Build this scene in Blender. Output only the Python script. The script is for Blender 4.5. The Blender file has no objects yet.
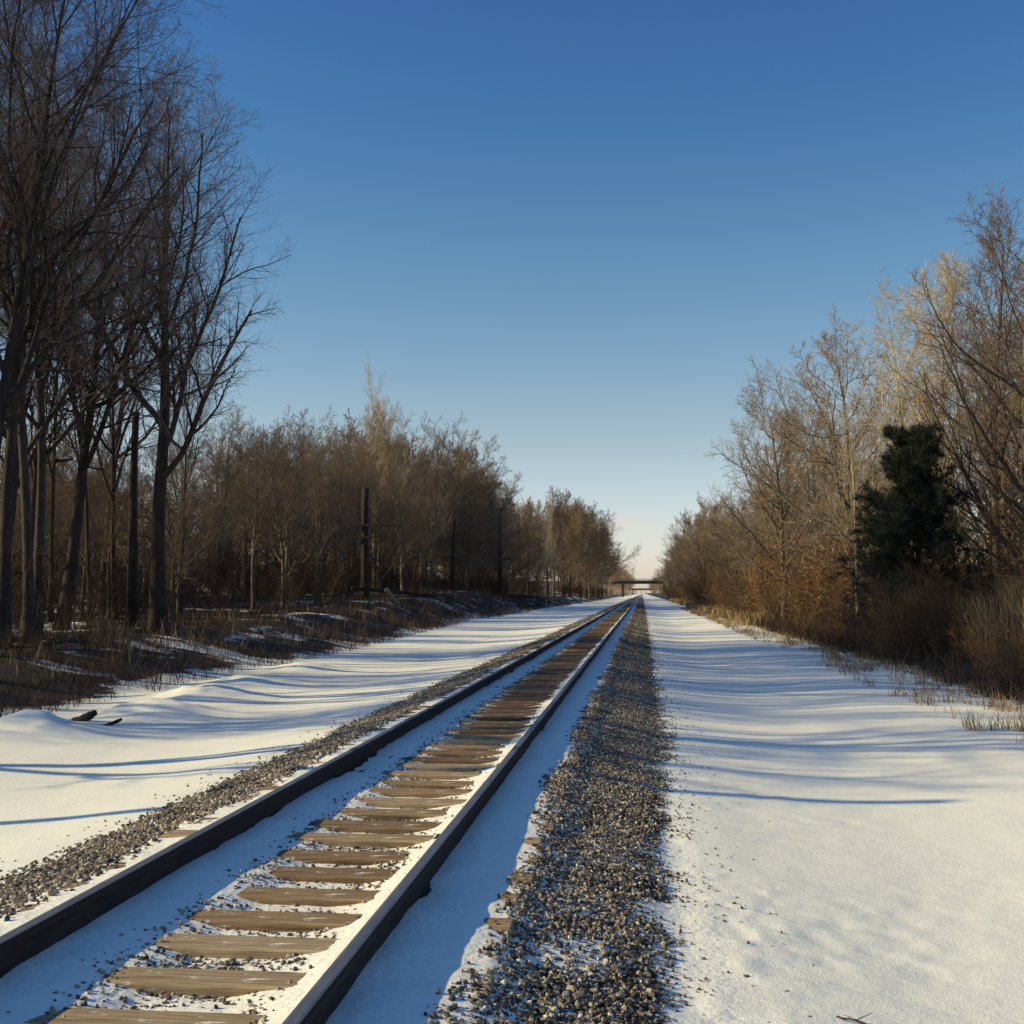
import bpy, math
import numpy as np
rad = math.radians
scene = bpy.context.scene
COL = scene.collection
RNG = np.random.default_rng(7)

# ------------------------------------------------------------------ camera
F = 1230.0
CAM = np.array([0.0, 0.0, 1.46])
YAW, PITCH = math.atan(130 / F), math.atan(81 / F)
cam_d = bpy.data.cameras.new('camera')
cam_d.sensor_width = 36.0
cam_d.lens = 36.0 * F / 1024
cam_d.clip_start, cam_d.clip_end = 0.05, 20000
cam = bpy.data.objects.new('camera', cam_d)
COL.objects.link(cam)
cam.location = CAM
cam.rotation_euler = (rad(90) + PITCH, 0, YAW)
scene.camera = cam

def px_x(px, Y):                     # world x of image column px at depth Y (track runs along +Y)
    return math.tan(math.atan((px - 512) / F) - YAW) * Y

# ------------------------------------------------------------------ light
SUN_EL, SUN_AZ = rad(25.2), rad(9)   # shadows fall to +X and a little away from the camera
sd = np.array([-math.cos(SUN_EL) * math.cos(SUN_AZ), -math.cos(SUN_EL) * math.sin(SUN_AZ), math.sin(SUN_EL)])
sun_d = bpy.data.lights.new('sun', 'SUN')
sun_d.energy, sun_d.angle, sun_d.color = 5.0, rad(0.5), (1.0, 0.84, 0.46)
sun = bpy.data.objects.new('sun', sun_d)
COL.objects.link(sun)
from mathutils import Vector
sun.rotation_euler = Vector(sd.tolist()).to_track_quat('Z', 'Y').to_euler()

# ------------------------------------------------------------------ node helpers
class NT:
    def __init__(s, tree): s.t = tree
    def n(s, typ, **kw):
        nd = s.t.nodes.new(typ)
        for k, v in kw.items():
            if k == 'inp':
                for i, val in v.items():
                    if hasattr(val, 'is_output'): s.t.links.new(val, nd.inputs[i])
                    else: nd.inputs[i].default_value = val
            else: setattr(nd, k, v)
        return nd
    def noise(s, vec, scale, detail=4, rough=0.55):
        return s.n('ShaderNodeTexNoise', inp={'Vector': vec, 'Scale': scale, 'Detail': detail, 'Roughness': rough}).outputs['Fac']
    def ramp(s, fac, stops, interp='LINEAR'):
        r = s.n('ShaderNodeValToRGB', inp={'Fac': fac})
        e = r.color_ramp.elements
        r.color_ramp.interpolation = interp
        while len(e) < len(stops): e.new(0.5)
        for k, (p, c) in enumerate(stops):
            e[k].position = p
            e[k].color = (*c, 1) if len(c) == 3 else c
        return r.outputs['Color']
    def mix(s, fac, a, b, blend='MIX'):
        m = s.n('ShaderNodeMix', data_type='RGBA', blend_type=blend)
        for i, val in ((0, fac), (6, a), (7, b)):
            if hasattr(val, 'is_output'): s.t.links.new(val, m.inputs[i])
            elif i == 0: m.inputs[i].default_value = val
            else: m.inputs[i].default_value = (*val, 1)
        return m.outputs[2]
    def math(s, op, a, b=0.0, clamp=False):
        m = s.n('ShaderNodeMath', operation=op, use_clamp=clamp)
        for i, val in ((0, a), (1, b)):
            if hasattr(val, 'is_output'): s.t.links.new(val, m.inputs[i])
            else: m.inputs[i].default_value = val
        return m.outputs[0]
    def mapping(s, vec, scale):
        return s.n('ShaderNodeMapping', inp={'Vector': vec, 'Scale': scale}).outputs[0]

def new_mat(name, rough=0.9, spec=0.2):
    m = bpy.data.materials.new(name)
    m.use_nodes = True
    t = NT(m.node_tree)
    b = m.node_tree.nodes['Principled BSDF']
    b.inputs['Roughness'].default_value = rough
    b.inputs['Specular IOR Level'].default_value = spec
    return m, t, b
def link(t, a, b): t.t.links.new(a, b)
def bump(t, b, h, strength, dist):
    link(t, t.n('ShaderNodeBump', inp={'Strength': strength, 'Distance': dist, 'Height': h}).outputs[0], b.inputs['Normal'])
def objco(t): return t.n('ShaderNodeTexCoord').outputs['Object']
def attr(t, name): return t.n('ShaderNodeAttribute', attribute_name=name).outputs['Fac']

def bark_mat(name, ca, cb, fine=9.0, bstr=0.5):
    m, t, b = new_mat(name)
    co = t.mapping(objco(t), (1, 1, 0.22))
    n = t.noise(co, fine, 6, 0.65)
    c = t.ramp(n, [(0.3, ca), (0.7, cb)])
    r = t.n('ShaderNodeObjectInfo').outputs['Random']
    v = t.ramp(r, [(0, (0.7, 0.68, 0.66)), (1, (1.2, 1.15, 1.1))])
    link(t, t.mix(1.0, c, v, 'MULTIPLY'), b.inputs['Base Color'])
    bump(t, b, n, bstr, 0.03)
    return m
def twig_mat(name, ca, cb):
    m, t, b = new_mat(name, 0.85, 0.15)
    r = t.n('ShaderNodeObjectInfo').outputs['Random']
    c = t.mix(r, ca, cb)
    n = t.noise(objco(t), 0.9, 3)
    v = t.ramp(n, [(0.3, (0.75, 0.75, 0.75)), (0.7, (1.25, 1.2, 1.15))])
    link(t, t.mix(1.0, c, v, 'MULTIPLY'), b.inputs['Base Color'])
    return m
def stalk_mat(name, stops, rough=0.9):
    m, t, b = new_mat(name, rough, 0.15)
    link(t, t.ramp(attr(t, 'rnd'), stops), b.inputs['Base Color'])
    return m

M = {}
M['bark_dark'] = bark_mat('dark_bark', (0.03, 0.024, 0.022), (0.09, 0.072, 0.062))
M['bark_brown'] = bark_mat('brown_bark', (0.08, 0.062, 0.05), (0.23, 0.18, 0.135))
M['bark_pale'] = bark_mat('pale_bark', (0.28, 0.22, 0.14), (0.62, 0.52, 0.36), 5.0, 0.2)
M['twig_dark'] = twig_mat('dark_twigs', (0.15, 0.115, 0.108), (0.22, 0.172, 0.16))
M['twig_brown'] = twig_mat('brown_twigs', (0.17, 0.13, 0.105), (0.34, 0.245, 0.155))
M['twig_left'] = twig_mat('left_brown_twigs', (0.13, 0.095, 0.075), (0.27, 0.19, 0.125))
M['twig_gold'] = twig_mat('golden_twigs', (0.22, 0.175, 0.135), (0.38, 0.285, 0.17))
M['twig_pale'] = twig_mat('pale_twigs', (0.46, 0.38, 0.25), (0.56, 0.47, 0.32))
M['brush'] = stalk_mat('brush_stalks', [(0, (0.028, 0.02, 0.018)), (0.6, (0.07, 0.046, 0.034)), (1, (0.16, 0.10, 0.06))])
M['grass'] = stalk_mat('dry_grass', [(0, (0.14, 0.09, 0.05)), (0.5, (0.3, 0.2, 0.095)), (1, (0.46, 0.34, 0.17))])
M['leaf'] = stalk_mat('rust_leaves', [(0, (0.15, 0.07, 0.033)), (0.6, (0.30, 0.14, 0.055)), (1, (0.40, 0.23, 0.10))])
M['needle'] = stalk_mat('pine_needles', [(0, (0.022, 0.028, 0.022)), (0.7, (0.055, 0.064, 0.042)), (1, (0.11, 0.11, 0.068))])
M['stone'] = stalk_mat('ballast_stone', [(0, (0.05, 0.044, 0.042)), (0.35, (0.135, 0.115, 0.094)), (0.62, (0.29, 0.24, 0.178)), (0.82, (0.47, 0.40, 0.29)), (0.9, (0.24, 0.155, 0.11)), (0.96, (0.5, 0.45, 0.36)), (1, (0.8, 0.77, 0.69))])

SNOW = (0.995, 0.96, 0.845)
def ground_mat():
    m, t, b = new_mat('snowy_ground', 0.75, 0.25)
    co = objco(t)
    lit = attr(t, 'litter')
    n1 = t.noise(co, 0.9, 6, 0.65)
    n2 = t.noise(co, 14.0, 5, 0.7)
    mask = t.math('ADD', t.math('MULTIPLY', t.math('SUBTRACT', n1, 0.5), 1.5), t.math('MULTIPLY', t.math('SUBTRACT', n2, 0.5), 0.9))
    mask = t.math('ADD', mask, lit)
    mask = t.ramp(mask, [(0.48, (0, 0, 0)), (0.56, (1, 1, 1))])
    litc = t.ramp(t.noise(co, 25, 4, 0.7), [(0.3, (0.018, 0.013, 0.011)), (0.55, (0.05, 0.034, 0.024)), (0.75, (0.11, 0.075, 0.045))])
    sn = t.noise(co, 2.5, 4)
    snc = t.mix(sn, (0.97, 0.935, 0.82), SNOW)
    spk = t.ramp(t.noise(co, 55, 2, 0.6), [(0.74, (1, 1, 1)), (0.80, (0.75, 0.71, 0.65))])
    snc = t.mix(1.0, snc, spk, 'MULTIPLY')
    link(t, t.mix(mask, snc, litc), b.inputs['Base Color'])
    h = t.math('ADD', t.math('MULTIPLY', t.noise(co, 16, 5, 0.6), 0.6), t.math('MULTIPLY', t.noise(co, 75, 4, 0.7), 0.5))
    h = t.math('MULTIPLY', h, t.math('ADD', t.math('MULTIPLY', t.noise(co, 1.3, 4, .65), 1.3), .25))
    bump(t, b, h, 0.45, 0.035)
    return m
def bed_mat():
    m, t, b = new_mat('snowy_track_bed', 0.85, 0.2)
    co = objco(t)
    snow = attr(t, 'snow')
    n = t.noise(co, 22, 5, 0.7)
    mask = t.ramp(t.math('ADD', snow, t.math('MULTIPLY', t.math('SUBTRACT', n, 0.5), 0.9)), [(0.42, (0, 0, 0)), (0.52, (1, 1, 1))])
    vo = t.n('ShaderNodeTexVoronoi', inp={'Vector': co, 'Scale': 22.0})
    g = t.ramp(t.n('ShaderNodeSeparateColor', inp={0: vo.outputs['Color']}).outputs[0], [(0, (0.03, 0.027, 0.028)), (0.6, (0.12, 0.10, 0.09)), (1, (0.30, 0.26, 0.2))])
    g = t.mix(t.ramp(vo.outputs['Distance'], [(0.25, (0, 0, 0)), (0.6, (1, 1, 1))]), g, (0.015, 0.013, 0.014))
    snc = t.mix(t.noise(co, 6, 4), (0.93, 0.90, 0.81), SNOW)
    link(t, t.mix(mask, g, snc), b.inputs['Base Color'])
    bump(t, b, t.math('ADD', t.noise(co, 30, 5, 0.65), t.math('MULTIPLY', vo.outputs['Distance'], -0.4)), 0.35, 0.03)
    return m
def wood_mat(name, k):
    m, t, b = new_mat(name, 0.88, 0.15)
    co = objco(t)
    g = t.noise(t.mapping(co, (1.3, 26, 26)), 1.6, 7, 0.72)
    c = t.ramp(g, [(0.28, (0.06, 0.038, 0.024)), (0.42, (0.31, 0.235, 0.155)), (0.58, (0.52, 0.42, 0.285)), (0.78, (0.68, 0.575, 0.42))])
    r = t.n('ShaderNodeObjectInfo').outputs['Random']
    v = t.ramp(r, [(0, (0.5, 0.38, 0.32)), (0.5, (0.85, 0.74, 0.66)), (1, (1.1, 1.05, 1.0))])
    c = t.mix(1.0, t.mix(1.0, c, v, 'MULTIPLY'), k, 'MULTIPLY')
    s = t.ramp(t.noise(t.mapping(co, (3, 9, 9)), 1.7, 5, 0.7), [(0.58, (0, 0, 0)), (0.66, (1, 1, 1))])
    link(t, t.mix(t.math('MULTIPLY', s, 0.85), c, SNOW), b.inputs['Base Color'])
    bump(t, b, g, 0.7, 0.02)
    return m
def metal_mat(name, ca, cb, rough, metallic):
    m, t, b = new_mat(name, rough, 0.3)
    b.inputs['Metallic'].default_value = metallic
    co = t.mapping(objco(t), (8, 1.2, 8))
    link(t, t.ramp(t.noise(co, 3, 5, 0.6), [(0.3, ca), (0.7, cb)]), b.inputs['Base Color'])
    return m
M['ground'], M['bed'], M['wood'] = ground_mat(), bed_mat(), wood_mat('weathered_tie_wood', (1, 1, .97))
M['wood_shade_tint'] = wood_mat('shade_tinted_tie_wood', (.52, .46, .43))  # tree shade over the farther ties put into a darker wood colour
M['rust'] = metal_mat('rusty_rail_side', (0.016, 0.012, 0.012), (0.04, 0.027, 0.023), 0.85, 0.0)
M['polish_sky_tint'] = metal_mat('worn_sky_tinted_rail_top', (0.08, 0.09, 0.12), (0.14, 0.155, 0.20), 0.55, 0.15)  # worn steel, with the blue sky highlight put into its base colour
M['old_wood'] = bark_mat('old_pole_wood', (0.018, 0.015, 0.014), (0.06, 0.048, 0.042), 12, 0.4)
M['split_wood'] = bark_mat('split_pale_wood', (0.22, 0.18, 0.14), (0.42, 0.36, 0.28), 12, 0.3)
M['glass_cap'] = metal_mat('pale_insulator', (0.55, 0.55, 0.52), (0.7, 0.7, 0.68), 0.35, 0.0)
M['bridge'] = metal_mat('dark_bridge_steel', (0.03, 0.028, 0.03), (0.07, 0.06, 0.058), 0.8, 0.0)
M['concrete'] = metal_mat('stained_concrete', (0.09, 0.082, 0.078), (0.17, 0.155, 0.14), 0.9, 0.0)
M['white'] = metal_mat('white_paint', (0.7, 0.7, 0.68), (0.8, 0.8, 0.78), 0.6, 0.0)
M['wire'] = metal_mat('weathered_wire', (0.12, 0.11, 0.10), (0.25, 0.23, 0.2), 0.6, 0.3)
M['snowcap'], _t, _b = new_mat('fresh_snow', 0.8, 0.2)
link(_t, _t.mix(_t.noise(objco(_t), 8), (0.82, 0.8, 0.78), SNOW), _b.inputs['Base Color'])

# ------------------------------------------------------------------ object helpers
def make_mesh(name, V, Fq, mats, flat=False, rnd=None, extra=None, mat_idx=None):
    V = np.ascontiguousarray(V, dtype=np.float32)
    Fq = np.ascontiguousarray(Fq, dtype=np.int32)
    me = bpy.data.meshes.new(name)
    nf, k = Fq.shape
    me.vertices.add(len(V)); me.vertices.foreach_set('co', V.ravel())
    me.loops.add(nf * k); me.loops.foreach_set('vertex_index', Fq.ravel())
    me.polygons.add(nf); me.polygons.foreach_set('loop_start', np.arange(0, nf * k, k, dtype=np.int32))
    for m in (mats if isinstance(mats, (list, tuple)) else [mats]): me.materials.append(m)
    if mat_idx is not None: me.polygons.foreach_set('material_index', np.asarray(mat_idx, dtype=np.int32))
    me.polygons.foreach_set('use_smooth', np.full(nf, not flat, dtype=bool))
    for nm, arr in ([('rnd', rnd)] if rnd is not None else []) + list((extra or {}).items()):
        a = me.attributes.new(nm, 'FLOAT', 'POINT'); a.data.foreach_set('value', np.ascontiguousarray(arr, dtype=np.float32))
    me.update(calc_edges=True); me.validate()
    return me
def link_obj(name, me, parent=None):
    o = bpy.data.objects.new(name, me); COL.objects.link(o)
    if parent is not None: o.parent = parent
    return o
def tag(o, label=None, cat=None, group=None, kind=None):
    for k, v in (('label', label), ('category', cat), ('group', group), ('kind', kind)):
        if v: o[k] = v
    return o
def empty(name, loc, label, cat, group=None, rz=0.0):
    o = bpy.data.objects.new(name, None); COL.objects.link(o)
    o.location = loc; o.rotation_euler = (0, 0, rz); o.empty_display_size = 0.2
    return tag(o, label, cat, group)
def copy_thing(root, loc, rz, scale, label, group):
    r = root.copy(); COL.objects.link(r)
    r.location = loc; r.rotation_euler = (0, 0, rz); r.scale = scale
    r['label'] = label; r['group'] = group
    for ch in list(root.children):
        c = ch.copy(); COL.objects.link(c); c.parent = r
    return r

class MB:                             # small modelling buffer for hard things
    def __init__(s): s.V, s.Q, s.n = [], [], 0
    def add(s, V, Q):
        s.V.append(np.asarray(V, float)); s.Q.append(np.asarray(Q, int) + s.n); s.n += len(V)
    def box(s, c, d, rz=0.0, bev=0.0):
        hx, hy, hz = d[0] / 2, d[1] / 2, d[2] / 2
        b = min(bev, hx * .8, hy * .8, hz * .8)
        if b <= 0: rings = [(hx, hy, -hz), (hx, hy, hz)]
        else: rings = [(hx - b, hy - b, -hz), (hx, hy, -hz + b), (hx, hy, hz - b), (hx - b, hy - b, hz)]
        V = []
        for (a, e, z) in rings: V += [(-a, -e, z), (a, -e, z), (a, e, z), (-a, e, z)]
        Q = [(3, 2, 1, 0)]
        for k in range(len(rings) - 1):
            for j in range(4): Q.append((4*k + j, 4*k + (j+1) % 4, 4*k + 4 + (j+1) % 4, 4*k + 4 + j))
        o = 4 * (len(rings) - 1); Q.append((o, o+1, o+2, o+3))
        V = np.array(V); cz, sz = math.cos(rz), math.sin(rz)
        V = V @ np.array([[cz, sz, 0], [-sz, cz, 0], [0, 0, 1]]) + np.array(c)
        s.add(V, Q)
    def tube(s, P, R, S=10):
        V, Q = tubes(np.asarray(P, float)[None], np.asarray(R, float)[None], S); s.add(V, Q)
        for e, flip in ((0, True), (len(P) - 1, False)):            # end caps as fans of degenerate-free quads
            idx = [e * S + j for j in range(S)]
            if flip: idx = idx[::-1]
            for j in range(1, S - 2, 2): s.Q.append(np.array([[idx[0], idx[j], idx[j+1], idx[j+2]]]) + s.n - len(V))
    def mesh(s, name, mats, flat=False): return make_mesh(name, np.vstack(s.V), np.vstack(s.Q), mats, flat)
    def build(s, name, mats, parent=None, flat=True): return link_obj(name, s.mesh(name, mats, flat), parent)

def norm(a): return a / np.maximum(np.linalg.norm(a, axis=-1, keepdims=True), 1e-9)
def tubes(P, R, S):
    N, K, _ = P.shape
    T = norm(np.gradient(P, axis=1))
    md = norm(P[:, -1] - P[:, 0])
    ref = np.where(np.abs(md[:, 2:3]) < 0.8, np.array([[0, 0, 1.0]]), np.array([[1.0, 0, 0]]))
    U = norm(np.cross(T, ref[:, None, :])); W = np.cross(T, U)
    a = np.arange(S) * 2 * np.pi / S
    V = P[:, :, None, :] + R[:, :, None, None] * (np.cos(a)[None, None, :, None] * U[:, :, None, :] + np.sin(a)[None, None, :, None] * W[:, :, None, :])
    idx = np.arange(N * K * S).reshape(N, K, S)
    A = idx[:, :-1, :]; B = np.roll(A, -1, axis=2); D = idx[:, 1:, :]; C = np.roll(D, -1, axis=2)
    return V.reshape(-1, 3), np.stack([A, B, C, D], -1).reshape(-1, 4)
def ribbons(P, Wd, rng):              # flat tapering blades along polylines
    N, K, _ = P.shape
    a = rng.uniform(0, 2 * np.pi, N)
    side = np.stack([np.cos(a), np.sin(a), np.zeros(N)], -1)[:, None, :]
    V = np.stack([P - side * Wd[:, :, None], P + side * Wd[:, :, None]], 2)
    idx = np.arange(N * K * 2).reshape(N, K, 2)
    Q = np.stack([idx[:, :-1, 0], idx[:, :-1, 1], idx[:, 1:, 1], idx[:, 1:, 0]], -1)
    return V.reshape(-1, 3), Q.reshape(-1, 4)
def join(parts):
    V, Q, n = [], [], 0
    for v, q in parts: V.append(v); Q.append(q + n); n += len(v)
    return np.vstack(V), np.vstack(Q)

# ------------------------------------------------------------------ noise
def _h(i, j, s):
    n = (i.astype(np.int64) * 374761393 + j.astype(np.int64) * 668265263 + s * 1442695041) & 0xFFFFFFFF
    n = ((n ^ (n >> 13)) * 1274126177) & 0xFFFFFFFF
    return ((n ^ (n >> 16)) & 0xFFFF) / 65535.0
def vn(x, y, s=0):
    xi, yi = np.floor(x), np.floor(y); fx, fy = x - xi, y - yi
    fx, fy = fx * fx * (3 - 2 * fx), fy * fy * (3 - 2 * fy)
    return (_h(xi, yi, s) * (1-fx) + _h(xi+1, yi, s) * fx) * (1-fy) + (_h(xi, yi+1, s) * (1-fx) + _h(xi+1, yi+1, s) * fx) * fy
def fbm(x, y, s=0, o=4):
    r, a, t = 0, 1.0, 0
    for k in range(o): r = r + a * vn(x * 2**k, y * 2**k, s + k); t += a; a *= 0.5
    return r / t - 0.5
def sstep(a, b, x):
    t = np.clip((x - a) / (b - a), 0, 1); return t * t * (3 - 2 * t)

# ------------------------------------------------------------------ terrain (rail tops are z = 0)
_lx = np.linspace(-12, 12, 2401)
_lz = np.interp(_lx, [-12, -10, -8.5, -7, -5.6, -4.7, -4.3, 0.4, 0.8, 1.4, 2.1, 3.0, 4.5, 5.5, 6.6, 12],
                [-.70, -.70, -.72, -.73, -.64, -.53, -.50, -.42, -.47, -.53, -.56, -.53, -.47, -.50, -.52, -.52])
_k = np.exp(-0.5 * (np.arange(-90, 91) / 30.0) ** 2); _k /= _k.sum()
_lz = np.convolve(np.pad(_lz, 90, mode='edge'), _k, 'valid')
MOUNDS = [(-8.7, 21.6, 0.36, .75, .8), (-8.9, 24.6, 0.36, .9, 1.0), (-9.5, 18.4, 0.36, .9, .8), (-9.3, 28.5, 0.22, 1.0, 1.2), (-9.6, 34, .22, 1.0, 1.6)]
def edge_l(y): return np.interp(y, [0, 45, 100, 170, 300, 420], [-10.0, -10.6, -13.2, -13.4, -11.0, -11.0])
def terrain(x, y):
    x = np.asarray(x, float); y = np.asarray(y, float)
    z = np.interp(x, _lx, _lz)
    crest = np.interp(y, [0, 40, 85, 135, 171, 260, 600], [0.05, 0.1, 0.85, 1.6, 0.9, 0.6, 0.4])
    edge = edge_l(y) + 0.8 * (vn(y / 6.0, y * 0 + 3.3, 91) - 0.5)
    up = sstep(0, 5.5, edge - x)
    z = z + (crest + 0.70) * up + up * (0.45 * fbm(x / 2.2, y / 2.6, 5) + 0.5 * fbm(x / 9, y / 9, 15))
    upr = sstep(6.6, 12.5, x + 0.8 * (vn(y / 7.0, y * 0 + 1.3, 92) - 0.5))
    z = z + 1.35 * upr + upr * (0.4 * fbm(x / 2.5, y / 2.5, 6) + 0.5 * fbm(x / 9, y / 9, 16))
    for (mx, my, h, sx, sy) in MOUNDS: z = z + .85 * h * (1 + .9 * fbm(x / .5, y / .6, 29, 3)) * np.exp(-((x - mx) / sx) ** 2 - ((y - my) / sy) ** 2)
    open_ = (1 - up) * (1 - upr)
    z = z + open_ * (0.05 * fbm(x / 1.6, y / 3.2, 21) + 0.10 * fbm(x / 5, y / 9, 22))
    near = open_ * np.exp(-np.maximum(y - 6, 0) / 9.0)
    z = z + near * 0.023 * fbm(x / 0.16, y / 0.16, 23, 3) * (0.25 + 1.5 * sstep(3.4, 0.7, x) * (x > 0) * (.25 + sstep(-.08, .2, fbm(x / .7, y / 1.0, 26, 3)))) + near * .007 * fbm((x + .9 * y) / .9, (y - .9 * x) / .13, 24, 3) * sstep(1.5, 3, x)
    return z
BX = [-4.7, -4.3, -3.6, -3.25, -.75, -.5, .3, .6, .9]
BZ = [-.78, -.56, -.31, -.235, -.235, -.265, -.42, -.47, -.62]
CX = [-4.0, -3.55, -3.3, -3.05, -2.85, -2.76, -2.63, -2.4, -2.25, -2.08, -1.70, -1.50, -1.38, -1.26, -1.13, -.95, -.80, -.68, -.5, 0]
CZ = [-.20, -.10, -.014, .006, .020, .040, .034, .010, -.008, -.046, -.046, -.014, .018, .046, .038, .020, .006, -.012, -.08, -.3]
def bed_height(x, y):
    zb = np.interp(x, BX, BZ) + 0.022 * fbm(x / .25, y / .25, 31, 3)
    zs = -.185 + np.interp(x, CX, CZ) + 0.024 * fbm(x / .20, y / .26, 32, 4) + 0.035 * fbm(x / .8, y / 1.1, 33, 3)
    snow = sstep(-0.006, 0.010, zs - zb)
    # snow dusting that lies between the stones
    dust = np.clip(0.54 + 1.5 * fbm(x / .5, y / .6, 34, 4) + 0.55 * sstep(-.05, .25, x - .2 * sstep(5, 16, y)) + .3 * sstep(-3.9, -4.3, x), 0, 0.9)
    inner = (x > -3.3) & (x < -.6)
    dust = np.where(inner, np.clip(dust - .02, 0, 1), dust * 0.8)
    zt = np.maximum(zb, zs); tz = terrain(x, y)
    w = np.maximum(sstep(-.05, .32, x), sstep(-3.98, -4.28, x))
    zt = zt * (1 - w) + (tz + .0015 - .0035 * sstep(.36, .54, x)) * w - .12 * np.maximum(sstep(.54, .78, x), sstep(-4.46, -4.62, x))
    return zt, np.maximum(np.maximum(snow, dust), sstep(.75, 1, w))

def grid(xs, ys):
    X, Y = np.meshgrid(xs, ys)
    nx, ny = len(xs), len(ys)
    i = np.arange(nx * ny).reshape(ny, nx)
    Q = np.stack([i[:-1, :-1], i[:-1, 1:], i[1:, 1:], i[1:, :-1]], -1).reshape(-1, 4)
    return X.ravel(), Y.ravel(), Q
def yrows(y0, fine, k, y1):
    ys = [y0]
    while ys[-1] < y1: ys.append(ys[-1] + max(fine, abs(ys[-1]) * k))
    return np.array(ys)
xs = np.concatenate([-np.geomspace(900, 22, 26), np.arange(-21, -11, .35), np.arange(-11, -4.2, .1), np.arange(-4.2, -.1, .4), np.arange(-.02, .9, .03), np.arange(.91, 6.4, .05), np.arange(6.4, 14, .2), np.arange(14, 22, .6), np.geomspace(22, 900, 26)])
ys = np.concatenate([-np.geomspace(200, 4, 14), np.arange(-3.5, 2.0, .25), yrows(2.0, .03, .006, 3500)])
X, Y, Q = grid(xs, ys)
Z = terrain(X, Y)
Z = Z - 0.16 * sstep(-4.40, -4.28, X) * sstep(.37, .27, X)
lit = sstep(.15, -1.6, X - edge_l(Y) + .9 * fbm(Y / 3, X / 3, 44)) * 0.86 + sstep(6.3, 8.2, X + .5 * fbm(Y / 3, X / 3, 45)) * 0.95 + 0.35 * sstep(4.9, 6.2, X) * (X < 8)
lit = lit - 0.36 * sstep(-9, -12, X) * sstep(-.06, .18, fbm(X / 2, Y / 2.6, 46, 3)) - .2 * sstep(7.5, 9, X) * sstep(.05, .2, fbm(X / 1.6, Y / 2, 47, 3))
tag(link_obj('snowy_ground', make_mesh('snowy_ground', np.stack([X, Y, Z], -1), Q, M['ground'], extra={'litter': lit})), 'snow covered ground with brown leaf litter on the wooded banks', kind='structure')

xs = np.arange(-4.7, .91, .03)
ys = yrows(2.0, .03, .006, 3500)
X, Y, Q = grid(xs, ys)
Z, SN = bed_height(X, Y)
tag(link_obj('ballast_bed', make_mesh('ballast_bed', np.stack([X, Y, Z], -1), Q, M['bed'], extra={'snow': SN})), 'raised stone ballast bed partly filled with snow', kind='structure')

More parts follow.
